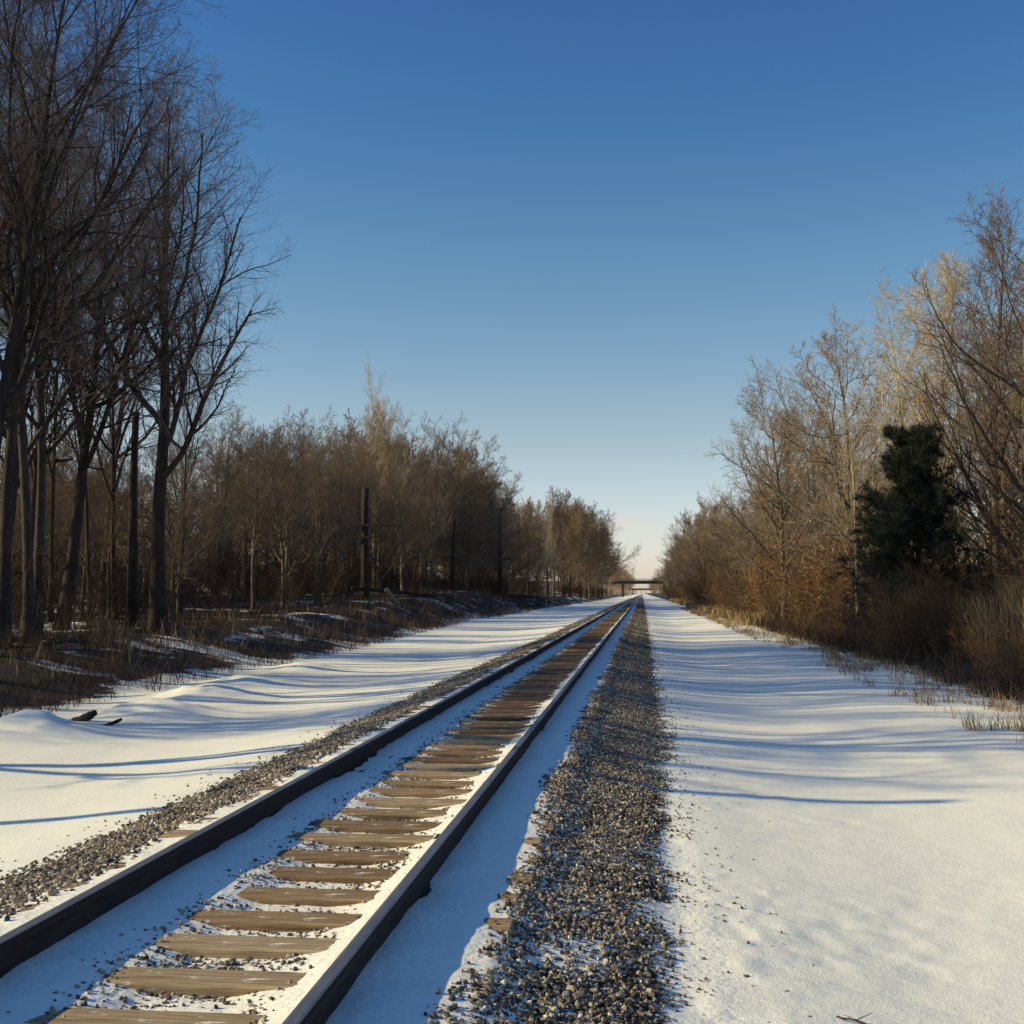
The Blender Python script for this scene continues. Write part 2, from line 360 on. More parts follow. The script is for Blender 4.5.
# ------------------------------------------------------------------ ballast stones (nobody could count them)
def stones():
    rng = np.random.default_rng(11)
    def strip(x0, x1, y0, y1, dens, keep):
        n = int((x1 - x0) * (y1 - y0) * dens)
        x, y = rng.uniform(x0, x1, n), rng.uniform(y0, y1, n)
        k = rng.uniform(0, 1, n) < keep(x, y)
        return x[k], y[k]
    right = lambda x, y: sstep(-.86, -.62, x + .25 * fbm(x * 0, y / 1.2, 61)) * sstep(.16, -.2, x - .03 - .21 * sstep(5, 16, y) + .4 * fbm(x / .4, y / .4, 62)) * np.clip(.95 + 2.0 * fbm(x / .35, y / .35, 63, 3) - .45 * sstep(-.1, .4, x), .08, 1)
    left = lambda x, y: sstep(-3.15, -3.42, x + .25 * fbm(x * 0, y / 1.2, 64)) * sstep(-4.5, -4.2, x + .25 * fbm(x / .5, y / .5, 65))
    mid = lambda x, y: sstep(-2.46, -2.2, x) * sstep(-1.40, -1.62, x) * np.clip(.55 + 2.4 * fbm(x / .35, y / .35, 66, 3), 0.02, 1) + .015
    stray = lambda x, y: np.exp(-np.abs(x - .2) / .18) * np.clip(.7 + 2.2 * fbm(x / .3, y / .3, 68, 3), .05, 1)
    strayl = lambda x, y: np.exp(-np.abs(x + 4.3) / .22) * .8
    out = []
    for (y0, y1, ds, s) in ((2.6, 26, 1.0, 1.0), (26, 60, .42, 1.35), (60, 150, .15, 1.9), (150, 420, .04, 2.6)):
        for (x0, x1, d, f, sc) in ((-.9, .65, 2700, right, .53), (-4.5, -3.1, 1900, left, .62), (-2.5, -1.35, 1900, mid, .48), (.05, 1.5, 380, stray, .42), (-5.0, -4.3, 120, strayl, .5)):
            x, y = strip(x0, x1, y0, y1, d * ds, f)
            out.append(np.stack([x, y, np.full(len(x), s * sc)], -1))
    A = np.vstack(out); n = len(A)
    zz, _ = bed_height(A[:, 0], A[:, 1])
    gz = terrain(A[:, 0], A[:, 1])
    z = np.where((A[:, 0] > .3) | (A[:, 0] < -4.25), np.maximum(zz, gz), zz)
    size = A[:, 2] * rng.uniform(.013, .031, n)
    # angular stone: jittered icosahedron
    ph = (1 + 5 ** .5) / 2
    ico = norm(np.array([(-1, ph, 0), (1, ph, 0), (-1, -ph, 0), (1, -ph, 0), (0, -1, ph), (0, 1, ph), (0, -1, -ph), (0, 1, -ph), (ph, 0, -1), (ph, 0, 1), (-ph, 0, -1), (-ph, 0, 1)], float))
    tri = np.array([(0,11,5),(0,5,1),(0,1,7),(0,7,10),(0,10,11),(1,5,9),(5,11,4),(11,10,2),(10,7,6),(7,1,8),(3,9,4),(3,4,2),(3,2,6),(3,6,8),(3,8,9),(4,9,5),(2,4,11),(6,2,10),(8,6,7),(9,8,1)])
    V = ico[None] * rng.uniform(.55, 1.35, (n, 12, 1))
    V = V * rng.uniform(.55, 1.4, (n, 1, 3)) * size[:, None, None]
    a = rng.uniform(0, 2 * np.pi, n); ca, sa = np.cos(a)[:, None], np.sin(a)[:, None]
    tx = rng.normal(0, .5, n)[:, None]
    x, y, zc = V[..., 0], V[..., 1], V[..., 2]
    y, zc = y * np.cos(tx) - zc * np.sin(tx), y * np.sin(tx) + zc * np.cos(tx)
    x, y = x * ca - y * sa, x * sa + y * ca
    V = np.stack([x + A[:, 0:1], y + A[:, 1:2], zc + (z + size * np.where((A[:, 0] > -2.6) & (A[:, 0] < -1.3), rng.uniform(-.9, .25, n), rng.uniform(-.3, .55, n)))[:, None]], -1)
    T = (tri[None] + (np.arange(n) * 12)[:, None, None]).reshape(-1, 3)
    o = link_obj('ballast_stones', make_mesh('ballast_stones', V.reshape(-1, 3), T, M['stone'], flat=True, rnd=np.repeat(rng.uniform(0, 1, n), 12)))
    tag(o, 'loose grey and tan ballast stones along both sides of the track', 'ballast', kind='stuff')
stones()

# ------------------------------------------------------------------ rails
RX = (-1.20, -2.705)
def rail(xc, label):
    half = [(.070, -.178), (.070, -.168), (.012, -.150), (.009, -.06), (.012, -.048), (.035, -.040), (.0365, -.012), (.030, -.002), (.018, .0)]
    prof = [(x, z) for x, z in half] + [(-x, z) for x, z in half[::-1]]
    n = len(prof)
    yl = np.concatenate([[-20.0, 2], np.geomspace(4, 3300, 60)])
    V = np.array([(xc + px, y, pz) for y in yl for (px, pz) in prof])
    Qs, mi = [], []
    for k in range(len(yl) - 1):
        for j in range(n):
            j2 = (j + 1) % n
            Qs.append((k*n + j, (k+1)*n + j, (k+1)*n + j2, k*n + j2))
            mi.append(1 if 7 <= j <= 9 else 0)
    o = link_obj('rail', make_mesh('rail', V, np.array(Qs), [M['rust'], M['polish_sky_tint']], flat=True, mat_idx=mi))
    tag(o, label, 'rail', 'steel rails of the track')
rail(RX[0], 'right steel rail, dark and rusty, nearest the camera, beside the wide ballast strip')
rail(RX[1], 'left steel rail, dark and rusty, beside the left snow field')

# ------------------------------------------------------------------ ties with plates and spikes
ORD = ['nearest', 'second', 'third', 'fourth', 'fifth', 'sixth', 'seventh', 'eighth', 'ninth', 'tenth', 'eleventh', 'twelfth']
tie_meshes = []
for k in range(5):
    mb = MB(); mb.box((0, 0, -.09), (2.6, .225 + .012 * (k - 2) / 2, .18), 0, .012)
    V = np.vstack(mb.V)
    tie_meshes.append(mb.mesh('wooden_tie', M['wood_shade_tint' if k > 2 else 'wood'], True))
mb = MB(); mb.box((0, 0, .006), (.34, .18, .012)); plate_me = mb.mesh('tie_plate', M['rust'], True)
mb = MB(); mb.box((0, 0, .03), (.016, .016, .06)); mb.box((.006, 0, .063), (.036, .03, .012)); spike_me = mb.mesh('spike', M['rust'], True)
rng = np.random.default_rng(5)
NT_IND, T0, TS = 290, 3.25, .502
for k in range(NT_IND):
    y = T0 + TS * k + rng.normal(0, .02)
    o = link_obj('wooden_tie', tie_meshes[k % 3 if k < 16 else (k % 5 if k < 26 else 3 + k % 2)])  # shade-tinted wood mixes in past the near ties, then takes over
    o.location = (-1.95 + rng.normal(0, .02), y, -.185 + rng.normal(0, .004)); o.rotation_euler = (rng.normal(0, .01), 0, rng.normal(0, .008))
    kk = k - 2
    if 0 <= kk < len(ORD):
        lab = '%s weathered wooden tie from the bottom edge, crossing between the rails' % ORD[kk]
    elif kk < 0: lab = 'snow dusted wooden tie just below the bottom edge of the photo'
    elif kk < 60: lab = 'weathered brown wooden tie in the middle stretch of the track'
    else: lab = 'small dark wooden tie in the far stretch of the track'
    tag(o, lab, 'railway tie', 'wooden ties under the rails')
    if k < 40:
        for xr in RX:
            p = link_obj('tie_plate', plate_me, o); p.location = (xr + 1.95, 0, 0)
            for sx, sy in ((-.095, .05), (.095, -.05)):
                s = link_obj('spike', spike_me, p); s.location = (sx * .93, sy, -.050); s.rotation_euler = (0, 0, 0 if sx < 0 else math.pi)
mb = MB()
for k in range(NT_IND, 1500):
    mb.box((-1.95, T0 + TS * k, -.275), (2.6, .225, .18))
tag(mb.build('distant_ties', M['wood_shade_tint']), 'uncountable distant wooden ties where the track narrows to a point', 'railway ties', kind='stuff')

# ------------------------------------------------------------------ bare trees
def bez(P, t):
    N, K, _ = P.shape
    f = np.clip(t, 0, .9999) * (K - 1); i = f.astype(int); w = (f - i)[..., None]
    ar = np.arange(N)[:, None]
    return P[ar, i] * (1 - w) + P[ar, i + 1] * w, norm(P[ar, i + 1] - P[ar, i])
def grow(P, R, n, K, tmin, ang, ratio, rratio, wob, trop, rng, shape=0.6, rmin=.003, topbias=1.0):
    """children on every branch of (P,R): returns polylines and radii"""
    N = len(P)
    L = np.linalg.norm(np.diff(P, axis=1), axis=2).sum(1)
    t = (np.arange(n)[None] + rng.uniform(0, 1, (N, n))) / n
    t = tmin + (1 - tmin) * t ** topbias
    t = np.minimum(t, .97)
    S, T = bez(P, t)
    f = t * (R.shape[1] - 1); i = np.minimum(f.astype(int), R.shape[1] - 2)
    ar = np.arange(N)[:, None]
    r0 = R[ar, i] * (1 - (f - i)) + R[ar, i + 1] * (f - i)
    az = rng.uniform(0, 2 * np.pi, (N, 1)) + np.arange(n)[None] * 2.4 + rng.normal(0, .5, (N, n))
    ref = np.where(np.abs(T[..., 2:3]) < .85, np.array([0, 0, 1.0]), np.array([1.0, 0, 0]))
    U = norm(np.cross(T, ref)); W = np.cross(T, U)
    A = np.radians(rng.normal(ang, ang * .22, (N, n)))
    D = np.cos(A)[..., None] * T + np.sin(A)[..., None] * (np.cos(az)[..., None] * U + np.sin(az)[..., None] * W)
    ln = L[:, None] * ratio * (1 - shape * (t - tmin) / (1 - tmin)) * rng.uniform(.65, 1.25, (N, n))
    S, D, ln, r0 = S.reshape(-1, 3), D.reshape(-1, 3), ln.ravel(), r0.ravel()
    M_ = len(S)
    PP = np.empty((M_, K, 3)); PP[:, 0] = S
    d = D
    for k in range(1, K):
        d = norm(d + rng.normal(0, wob, (M_, 3)) + np.array([0, 0, trop]))
        PP[:, k] = PP[:, k - 1] + d * (ln / (K - 1))[:, None]
    rb = np.maximum(np.minimum(r0 * rratio, r0 * .9), rmin)
    RR = rb[:, None] * np.linspace(1, .3, K)[None]
    return PP, np.maximum(RR, rmin * .7)
def trunk_line(H, r, K, lean, wob, rng, top=.12):
    P = np.zeros((1, K, 3)); d = norm(np.array([lean[0], lean[1], 1.0]))
    P[0, 0, 2] = -.4
    for k in range(1, K):
        d = norm(d + np.append(rng.normal(0, wob, 2), .04)); P[0, k] = P[0, k - 1] + d * (H + .4) / (K - 1)
    t = np.linspace(0, 1, K)
    R = r * (1 - t * (1 - top)); R[0] *= 1.5; R[1] *= 1.08
    return P, R[None]
def bare_tree_meshes(seed, H, r, style, bark, twig, detail=1.0, rmin=.004, lean=(0, 0)):
    rng = np.random.default_rng(seed)
    P0, R0 = trunk_line(H * .93, r, 14, lean, .024 if style in ('pole', 'hero') else .036, rng)
    if style == 'hero':     a = (14, .30, 38, .44, .64, .45, .10, .09, .62)
    elif style == 'tall':   a = (24, .30, 42, .42, .50, .55, .09, .10, .62)
    elif style == 'spread': a = (26, .16, 54, .55, .60, .60, .11, .08, .55)
    else:                   a = (22, .30, 34, .26, .40, .50, .07, .10, .50)
    n1, tm, an, ra, rr, sh, wb, tr, _ = a
    P1, R1 = grow(P0, R0, n1, 11, tm, an, ra, rr, wb, tr, rng, sh, rmin * 2)
    P2, R2 = grow(P1, R1, max(4, int(round(10 * detail))), 7, .18, 42, .50 if style == 'hero' else .44, .55, .12, .06, rng, .45, rmin * 1.5)
    P3, R3 = grow(P2, R2, max(3, int(round(8 * detail))), 5, .12, 42, .48, .6, .10, .045, rng, .4, rmin * 1.2)
    parts = [tubes(P1, R1, 6), tubes(P2, R2, 4), tubes(P3, R3, 3)]; nb = len(parts[0][1]) + len(parts[1][1])
    if detail > .55:
        P4, R4 = grow(P3, R3, max(3, int(round(5.4 * detail))), 3, .1, 40, .55, .7, .08, .04, rng, .3, rmin)
        parts.append(tubes(P4, R4, 3))
    tv, tq = tubes(P0, R0, 10)
    cv, cq = join(parts)
    return make_mesh('trunk', tv, tq, M[bark]), make_mesh('crown', cv, cq, [M[bark], M[twig]], mat_idx=(np.arange(len(cq)) >= nb))
def tree(meshes, loc, label, group=None, rz=0.0, sc=1.0, name='bare_tree', sz=None):
    r = empty(name, loc, label, 'tree', group, rz)
    r.scale = (sc, sc, sz or sc)
    link_obj('trunk', meshes[0], r); link_obj('crown', meshes[1], r)
    return r
def ground_z(x, y): return float(terrain(np.array([x]), np.array([y]))[0])

# the big trees on the left
hero = [  # px, Y, H, r, style, seed, lean, label
    (160, 41, 17.6, .29, 'hero', 101, (0, 0), 'tall bare tree with a wide crown right of the first telegraph pole'),
    (62, 40, 17.8, .23, 'hero', 107, (.14, 0), 'tall dark bare tree whose trunk leans right, left of the first telegraph pole'),
    (38, 36, 20.5, .17, 'hero', 103, (.0, 0), 'straight dark bare tree close to the left edge of the photo'),
    (4, 32, 20.5, .20, 'hero', 104, (.0, 0), 'leftmost tall bare tree, its trunk along the left edge'),
    (104, 58, 23.0, .22, 'hero', 105, (.0, 0), 'tall bare tree standing behind the leaning tree on the left'),
    (-30, 30, 19, .2, 'hero', 108, (.02, 0), 'tall bare tree just beyond the left edge, only its branches reach in'),
]
hero_me = {}
for (px, Yd, H, r, st, sdv, ln, lab) in hero:
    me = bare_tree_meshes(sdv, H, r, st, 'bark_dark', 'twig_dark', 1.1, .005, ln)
    hero_me[sdv] = me
    x = px_x(px, Yd)
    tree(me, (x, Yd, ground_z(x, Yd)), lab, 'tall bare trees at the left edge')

slim = [(24, 39, .82, .50, 'slim straight bare tree just right of the leftmost tall trunk'),
        (52, 45, .95, .55, 'slim straight bare tree between the leftmost trunks and the leaning tree'),
        (92, 47, .90, .55, 'slim bare tree close behind the leaning tree on the left'),
        (118, 52, .95, .6, 'slim dark bare tree just left of the first telegraph pole'),
        (182, 57, .72, .6, 'shorter slim bare tree right of the wide crowned tree')]
for k, (px, Yd, sc_, wf_, lab) in enumerate(slim):
    x = px_x(px, Yd)
    tree(list(hero_me.values())[(k * 2 + 1) % 6], (x, Yd, ground_z(x, Yd)), lab, 'tall bare trees at the left edge', 1.3 * k + .4, sc_ * wf_, sz=sc_)

# variants for the woods
VAR = {}
def var(key, *a, **k): VAR[key] = bare_tree_meshes(*a, **k)
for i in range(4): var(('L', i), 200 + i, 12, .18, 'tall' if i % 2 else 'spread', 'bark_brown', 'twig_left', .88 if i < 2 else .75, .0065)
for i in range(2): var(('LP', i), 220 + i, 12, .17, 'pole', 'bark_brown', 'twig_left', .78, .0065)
for i in range(3): var(('R', i), 230 + i, 12, .18, 'spread' if i != 1 else 'tall', 'bark_brown', 'twig_gold', .9, .0075)
var(('P', 0), 240, 13, .14, 'tall', 'bark_pale', 'twig_pale', 1.0, .006)
var(('P', 1), 241, 13, .12, 'pole', 'bark_pale', 'twig_pale', .65, .006)
for i in range(3): var(('F', i), 250 + i, 13, .17, 'spread' if i else 'tall', 'bark_brown', 'twig_brown', 1.0, .011)
for i in range(2): var(('FR', i), 260 + i, 13, .17, 'spread', 'bark_brown', 'twig_gold', 1.0, .011)

def put(key, px, Yd, H, label, group=None, rz=None, x=None, rg=RNG, name='bare_tree', wf=1.0):
    x = px_x(px, Yd) if x is None else x
    base = 13.0 if key[0] in ('P', 'F', 'FR') else 12.0
    s = H / base
    return tree(VAR[key], (x, Yd, ground_z(x, Yd) - .05), label, group, rg.uniform(0, 6.28) if rz is None else rz, s * wf * rg.uniform(.92, 1.08), name, s)

# right bank, the ones the eye picks out
rt = [
    (('LP', 1), 998, 47, 15.0, 'tall grey brown bare tree at the right edge of the photo'),
    (('LP', 1), 1050, 46, 14.0, 'slim bare tree cut off by the right edge of the photo'),
    (('P', 0), 938, 50, 14.6, 'pale cream bare tree rising behind the dark pine'),
    (('P', 1), 908, 54, 13.8, 'slender pale bare tree just left of the cream tree above the pine'),
    (('R', 0), 850, 60, 13.2, 'broad golden brown bare tree left of the dark pine'),
    (('R', 2), 784, 76, 13.4, 'spreading bare tree reaching out over the snowy path'),
    (('P', 1), 858, 47, 9.0, 'thin pale trunked sapling left of the dark pine'),
    (('P', 1), 870, 49, 8.4, 'second thin pale trunked sapling touching the left side of the pine'),
]
for key, px, Yd, H, lab in rt: put(key, px, Yd, H, lab, 'bare trees on the right bank', wf=.8 if px > 990 else 1)

# left wood: pale birches that stick out of the brown mass
for key, px, Yd, H, lab in [
    (('P', 1), 374, 112, 21.0, 'tall pale bare tree rising behind the second telegraph pole'),
    (('P', 0), 402, 114, 18.5, 'pale bare tree leaning right of the tallest pale tree on the left'),
    (('P', 1), 552, 185, 17.0, 'thin pale tree standing in the gap before the far round wood'),
    (('P', 1), 546, 178, 15.0, 'thin pale tree beside the gap before the far round wood')]:
    put(key, px, Yd, H, lab, 'pale trees in the left wood', wf=.6)

def scatter(n, y0, y1, xf, depth, keys, hf, label, group, seed, mind, power=1.0):
    rg = np.random.default_rng(seed); pts = []; tries = 0
    while len(pts) < n and tries < n * 60:
        tries += 1
        y = y0 + (y1 - y0) * rg.uniform() ** power
        x = xf(y) + math.copysign(depth * rg.uniform() ** 1.5, xf(y))
        if any((x - a) ** 2 + (y - b) ** 2 < mind ** 2 for a, b in pts): continue
        pts.append((x, y))
        put(keys[rg.integers(len(keys))], 0, y, hf(x, y) * rg.uniform(.72, 1.16), label, group, x=x, rg=rg)
LB = [('L', 0), ('L', 1), ('L', 2), ('L', 3), ('LP', 0), ('LP', 1)]
LF = [('F', 0), ('F', 1), ('F', 2)]
RB = [('R', 0), ('R', 1), ('R', 2), ('L', 1), ('L', 2), ('LP', 0), ('P', 1)]
RF = [('FR', 0), ('FR', 1), ('F', 1)]
rg = np.random.default_rng(301)
for k in range(15):
    y = 12.4 + 31 * ((k + rg.uniform(.1, .9)) / 15); x = -17.5 - 15 * rg.uniform() ** 1.3
    s_ = rg.uniform(.72, 1.0)
    tree(list(hero_me.values())[k % 6], (x, y, ground_z(x, y)), 'tall bare tree in the wood beyond the left edge', 'bare trees beyond the left edge', rg.uniform(0, 6.28), s_)
scatter(42, 44, 88, lambda y: -20.5, 26, LB, lambda x, y: 2.0 + .100 * (y - .1 * x), 'brown bare tree in the dark wood between the first and second telegraph poles', 'bare trees of the near left wood', 302, 1.8)
scatter(40, 88, 140, lambda y: -22.0, 26, LB, lambda x, y: np.interp(y, [88, 115, 140], [11.6, 13, 16.5]), 'brown bare tree in the left wood behind the second and third telegraph poles', 'bare trees of the middle left wood', 303, 2.0)
scatter(32, 140, 200, lambda y: -21.8, 22, LF, lambda x, y: np.interp(y, [140, 165, 200], [17.5, 19, 17]), 'tall brown bare tree in the hump of the left wood above the fourth telegraph pole', 'bare trees of the high left wood', 304, 2.4)
scatter(18, 200, 290, lambda y: -21.5, 18, LF, lambda x, y: 16.0, 'brown bare tree in the left wood behind the fifth and sixth telegraph poles', 'bare trees of the left wood past the hump', 309, 2.6)
scatter(28, 292, 430, lambda y: -13.0, 14, LF, lambda x, y: np.interp(y, [292, 320, 430], [21, 22.5, 19]), 'far brown bare tree in the rounded wood left of the bridge', 'bare trees of the far left wood', 305, 2.8)
scatter(27, 26, 75, lambda y: 12.0, 22, RB, lambda x, y: 11.2 + max(0, x - 14) * .10, 'golden brown bare tree in the thicket around the pine', 'bare trees of the near right wood', 306, 2.0)
scatter(31, 75, 170, lambda y: 9.4, 18, RB, lambda x, y: 12.2, 'golden brown bare tree in the right wood beyond the pine', 'bare trees of the middle right wood', 307, 2.0)
scatter(32, 170, 420, lambda y: 8.8, 14, RF, lambda x, y: 13.4, 'far golden bare tree in the right wood near the bridge', 'bare trees of the far right wood', 308, 2.8)

# far woods that read as one mass
def low_tree(seed):
    rg = np.random.default_rng(seed)
    P0, R0 = trunk_line(12, .2, 6, (0, 0), .05, rg)
    P1, R1 = grow(P0, R0, 12, 5, .22, 48, .45, .5, .1, .08, rg, .55, .05)
    P2, R2 = grow(P1, R1, 6, 3, .2, 45, .5, .6, .12, .05, rg, .4, .035)
    P3, R3 = grow(P2, R2, 4, 3, .2, 45, .5, .7, .12, .05, rg, .4, .03)
    return join([tubes(P0, R0, 4), tubes(P1, R1, 3), tubes(P2, R2, 3), tubes(P3, R3, 3)])
LOW = [low_tree(400 + i) for i in range(3)]
def wood_mass(name, pts, mat, label, seed):
    rg = np.random.default_rng(seed); parts = []
    for (x, y, h) in pts:
        v, q = LOW[rg.integers(3)]
        a = rg.uniform(0, 6.28); c, s = math.cos(a), math.sin(a); k = h / 12 * rg.uniform(.85, 1.15)
        w = np.stack([v[:, 0] * c - v[:, 1] * s, v[:, 0] * s + v[:, 1] * c, v[:, 2]], -1) * k
        parts.append((w + np.array([x, y, ground_z(x, y)]), q))
    V, Q_ = join(parts)
    tag(link_obj(name, make_mesh(name, V, Q_, M[mat])), label, 'woods', kind='stuff')
rg = np.random.default_rng(77)
ptsL = [(-(14.5 if y < 700 else 12) - 14 * rg.uniform() ** 1.3 - (4 if abs(y - 690) < 12 else 0), y, 17.5) for y in rg.uniform(430, 1500, 120)]
ptsL += [(-24 - 60 * rg.uniform(), y, 15) for y in rg.uniform(130, 420, 80)] + [(-85 - 150 * rg.uniform(), y, 14) for y in rg.uniform(150, 520, 90)] + [(-44 - 56 * rg.uniform(), y, rg.uniform(5, 12.5)) for y in rg.uniform(28, 170, 210)]
wood_mass('far_left_wood', ptsL, 'twig_brown', 'distant brown wood on the left closing in on the bridge', 71)
ptsR = [(10.5 + 14 * rg.uniform() ** 1.3 + (4 if abs(y - 690) < 12 else 0), y, 13.0) for y in rg.uniform(420, 1500, 110)]
ptsR += [(25 + 50 * rg.uniform(), y, 12) for y in rg.uniform(30, 420, 90)]
wood_mass('far_right_wood', ptsR, 'twig_gold', 'distant golden brown wood on the right closing in on the bridge', 72)
wood_mass('horizon_wood', [(x, 2300 + 200 * rg.uniform(), 5 + 5 * rg.uniform() + min(8, abs(x) * .05)) for x in rg.uniform(-130, 130, 90)], 'twig_brown', 'dark line of trees on the horizon beyond both bridges', 73)

# ------------------------------------------------------------------ understory thickets, weeds and grass
def shrub_geo(seed, H, stems=7, twig=.006):
    rg = np.random.default_rng(seed)
    K = 6
    P = np.zeros((stems, K, 3)); a = rg.uniform(0, 6.28, stems)
    P[:, 0, :2] = np.stack([np.cos(a), np.sin(a)], -1) * rg.uniform(0, .35, (stems, 1))
    d = norm(np.stack([np.cos(a) * .35, np.sin(a) * .35, np.ones(stems)], -1))
    L = H * rg.uniform(.6, 1.1, stems)
    for k in range(1, K):
        d = norm(d + rg.normal(0, .12, (stems, 3))); P[:, k] = P[:, k-1] + d * (L / (K-1))[:, None]
    R = np.linspace(1, .25, K)[None] * .022 * rg.uniform(.6, 1.2, (stems, 1))
    P1, R1 = grow(P, R, 9, 4, .15, 45, .42, .6, .12, .05, rg, .4, twig)
    P2, R2 = grow(P1, R1, 5, 3, .15, 42, .5, .7, .12, .04, rg, .3, twig)
    return join([tubes(P, R, 4), tubes(P1, R1, 3), tubes(P2, R2, 3)])
SH = [shrub_geo(500 + i, 3.0, 7, .0075) for i in range(5)]
def thicket(name, pts, label, seed, stops):
    rg = np.random.default_rng(seed); parts, rn = [], []
    for (x, y, h) in pts:
        v, q = SH[rg.integers(5)]
        a = rg.uniform(0, 6.28); c, s = math.cos(a), math.sin(a); k = h / 3
        w = np.stack([v[:, 0] * c - v[:, 1] * s, v[:, 0] * s + v[:, 1] * c, v[:, 2]], -1) * k
        parts.append((w + np.array([x, y, ground_z(x, y)]), q)); rn.append(np.full(len(v), rg.uniform()))
    V, Q_ = join(parts)
    tag(link_obj(name, make_mesh(name, V, Q_, M[stops], rnd=np.concatenate(rn))), label, 'undergrowth', kind='stuff')
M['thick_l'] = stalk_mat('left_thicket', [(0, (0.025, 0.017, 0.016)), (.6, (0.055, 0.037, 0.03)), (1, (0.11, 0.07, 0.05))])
M['thick_r'] = stalk_mat('right_thicket', [(0, (0.085, 0.055, 0.038)), (.6, (0.18, 0.11, 0.06)), (1, (0.27, 0.16, 0.075))])
rg = np.random.default_rng(81)
pl = []
for k in range(500):
    y = 20 + 260 * rg.uniform() ** 1.4; pl.append((np.interp(y, [20, 60, 85, 280], [-17.2, -18.6, -21.2, -21.5]) - 34 * rg.uniform() ** 1.4, y, rg.uniform(1.2, 3.2) * (1 + y / 400)))
for k in range(230):
    y = 30 + 170 * rg.uniform() ** 1.2; pl.append((-27 - 36 * rg.uniform(), y, rg.uniform(3.2, 5.2)))
for k in range(60):
    y = rg.uniform(285, 500); pl.append((-12.8 - 6 * rg.uniform(), y, rg.uniform(2.5, 4.5)))
for k in range(230):
    y = 15 + 200 * rg.uniform() ** 1.7; pl.append((edge_l(y) - .6 - 8 * rg.uniform(), y, rg.uniform(.35, .95)))
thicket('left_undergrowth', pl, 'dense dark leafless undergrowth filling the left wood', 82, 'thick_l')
pr = []
for k in range(300):
    y = 16 + 180 * rg.uniform() ** 1.4; pr.append((np.interp(y, [16, 40, 80, 200], [11.5, 9.6, 8.2, 7.6]) + 20 * rg.uniform() ** 1.7, y, rg.uniform(1.5, 3.8) * (1 + y / 450)))
for k in range(240):
    y = 17 + 120 * rg.uniform() ** 1.8; pr.append((7.2 + 5 * rg.uniform(), y, rg.uniform(.5, 1.5)))
for k in range(26):
    y = rg.uniform(35, 40.5); pr.append((px_x(rg.uniform(850, 960), y), y, rg.uniform(1.2, 2.6)))
for k in range(70):
    y = rg.uniform(195, 520); pr.append((7.8 + 5 * rg.uniform(), y, rg.uniform(2.5, 4.5)))
thicket('right_undergrowth', pr, 'dense rusty leafless undergrowth along the foot of the right wood', 83, 'thick_r')

def blades(name, x, y, h, mat, label, cat, seed, lean=.35, wid=.006, tone=(0, 1)):
    rg = np.random.default_rng(seed); n = len(x)
    z = terrain(x, y) - .03
    a = rg.uniform(0, 6.28, n); l = rg.uniform(.1, 1, n) * lean
    K = 4; P = np.empty((n, K, 3)); tt = np.linspace(0, 1, K)
    P[:, :, 0] = x[:, None] + np.cos(a)[:, None] * (l * h)[:, None] * tt[None] ** 1.7 + rg.normal(0, .012, (n, K)) * h[:, None]
    P[:, :, 1] = y[:, None] + np.sin(a)[:, None] * (l * h)[:, None] * tt[None] ** 1.7 + rg.normal(0, .012, (n, K)) * h[:, None]
    P[:, :, 2] = z[:, None] + h[:, None] * tt[None] * (1 - .15 * l[:, None] * tt[None])
    W = wid * (1 + y / 45)[:, None] * np.linspace(1, .35, K)[None]
    V, Q_ = ribbons(P, W, rg)
    tag(link_obj(name, make_mesh(name, V, Q_, M[mat], rnd=np.repeat(rg.uniform(*tone, n), K * 2))), label, cat, kind='stuff')
def clumps(n, yf, xf, cl, seed, thr):
    rg = np.random.default_rng(seed)
    y = yf(rg.uniform(0, 1, n)); x = xf(y, rg.uniform(0, 1, n))
    k = fbm(x / cl, y / cl, seed, 3) > thr
    return x[k], y[k], rg
x, y, rg = clumps(60000, lambda u: 14 + 210 * u ** 1.8, lambda y, u: edge_l(y) - .2 - 9.5 * u ** 1.1, 1.1, 84, -.05)
blades('left_bank_weeds', x, y, rg.uniform(.08, .55, len(x)) * (1 + .8 * fbm(x / 3, y / 3, 85)), 'brush', 'dark brown weeds on the left bank with snow between them', 'weeds', 86, 1.1, .005)
x, y, rg = clumps(9000, lambda u: 22 + 120 * u ** 1.5, lambda y, u: -12.5 - 5 * u, .9, 87, .10)
blades('left_bank_dry_grass', x, y, rg.uniform(.25, .7, len(x)), 'grass', 'patches of reddish dry grass below the left trees', 'grass', 88, .5, .006, (0, .6))
x, y, rg = clumps(64000, lambda u: 12 + 210 * u ** 1.8, lambda y, u: 6.5 + 9 * u ** 1.2, 1.1, 89, -.10)
blades('right_bank_weeds', x, y, rg.uniform(.15, .85, len(x)) * (1 + .8 * fbm(x / 3, y / 3, 90)), 'brush', 'tangled brown weeds along the foot of the right bank', 'weeds', 91, 1.0, .005)
x, y, rg = clumps(40000, lambda u: 13 + 140 * u ** 1.6, lambda y, u: 4.6 + 2.2 * u, .5, 92, .12)
blades('path_edge_grass', x, y, rg.uniform(.08, .34, len(x)), 'grass', 'low tufts of dry grass poking through snow along the right edge of the path', 'grass', 93, .8, .0045, (0, .8))
x, y, rg = clumps(16000, lambda u: 28 + 22 * u, lambda y, u: 8.8 + 3.4 * u, 1.6, 94, -.02)
blades('right_bank_dry_grass', x, y, rg.uniform(.8, 1.6, len(x)), 'grass', 'tall golden dry grass on the slope right of the pine', 'grass', 95, .5, .007, (.2, 1))
x, y, rg = clumps(12000, lambda u: 75 + 230 * u, lambda y, u: 6.2 + 1.8 * u, 2.0, 96, -.05)
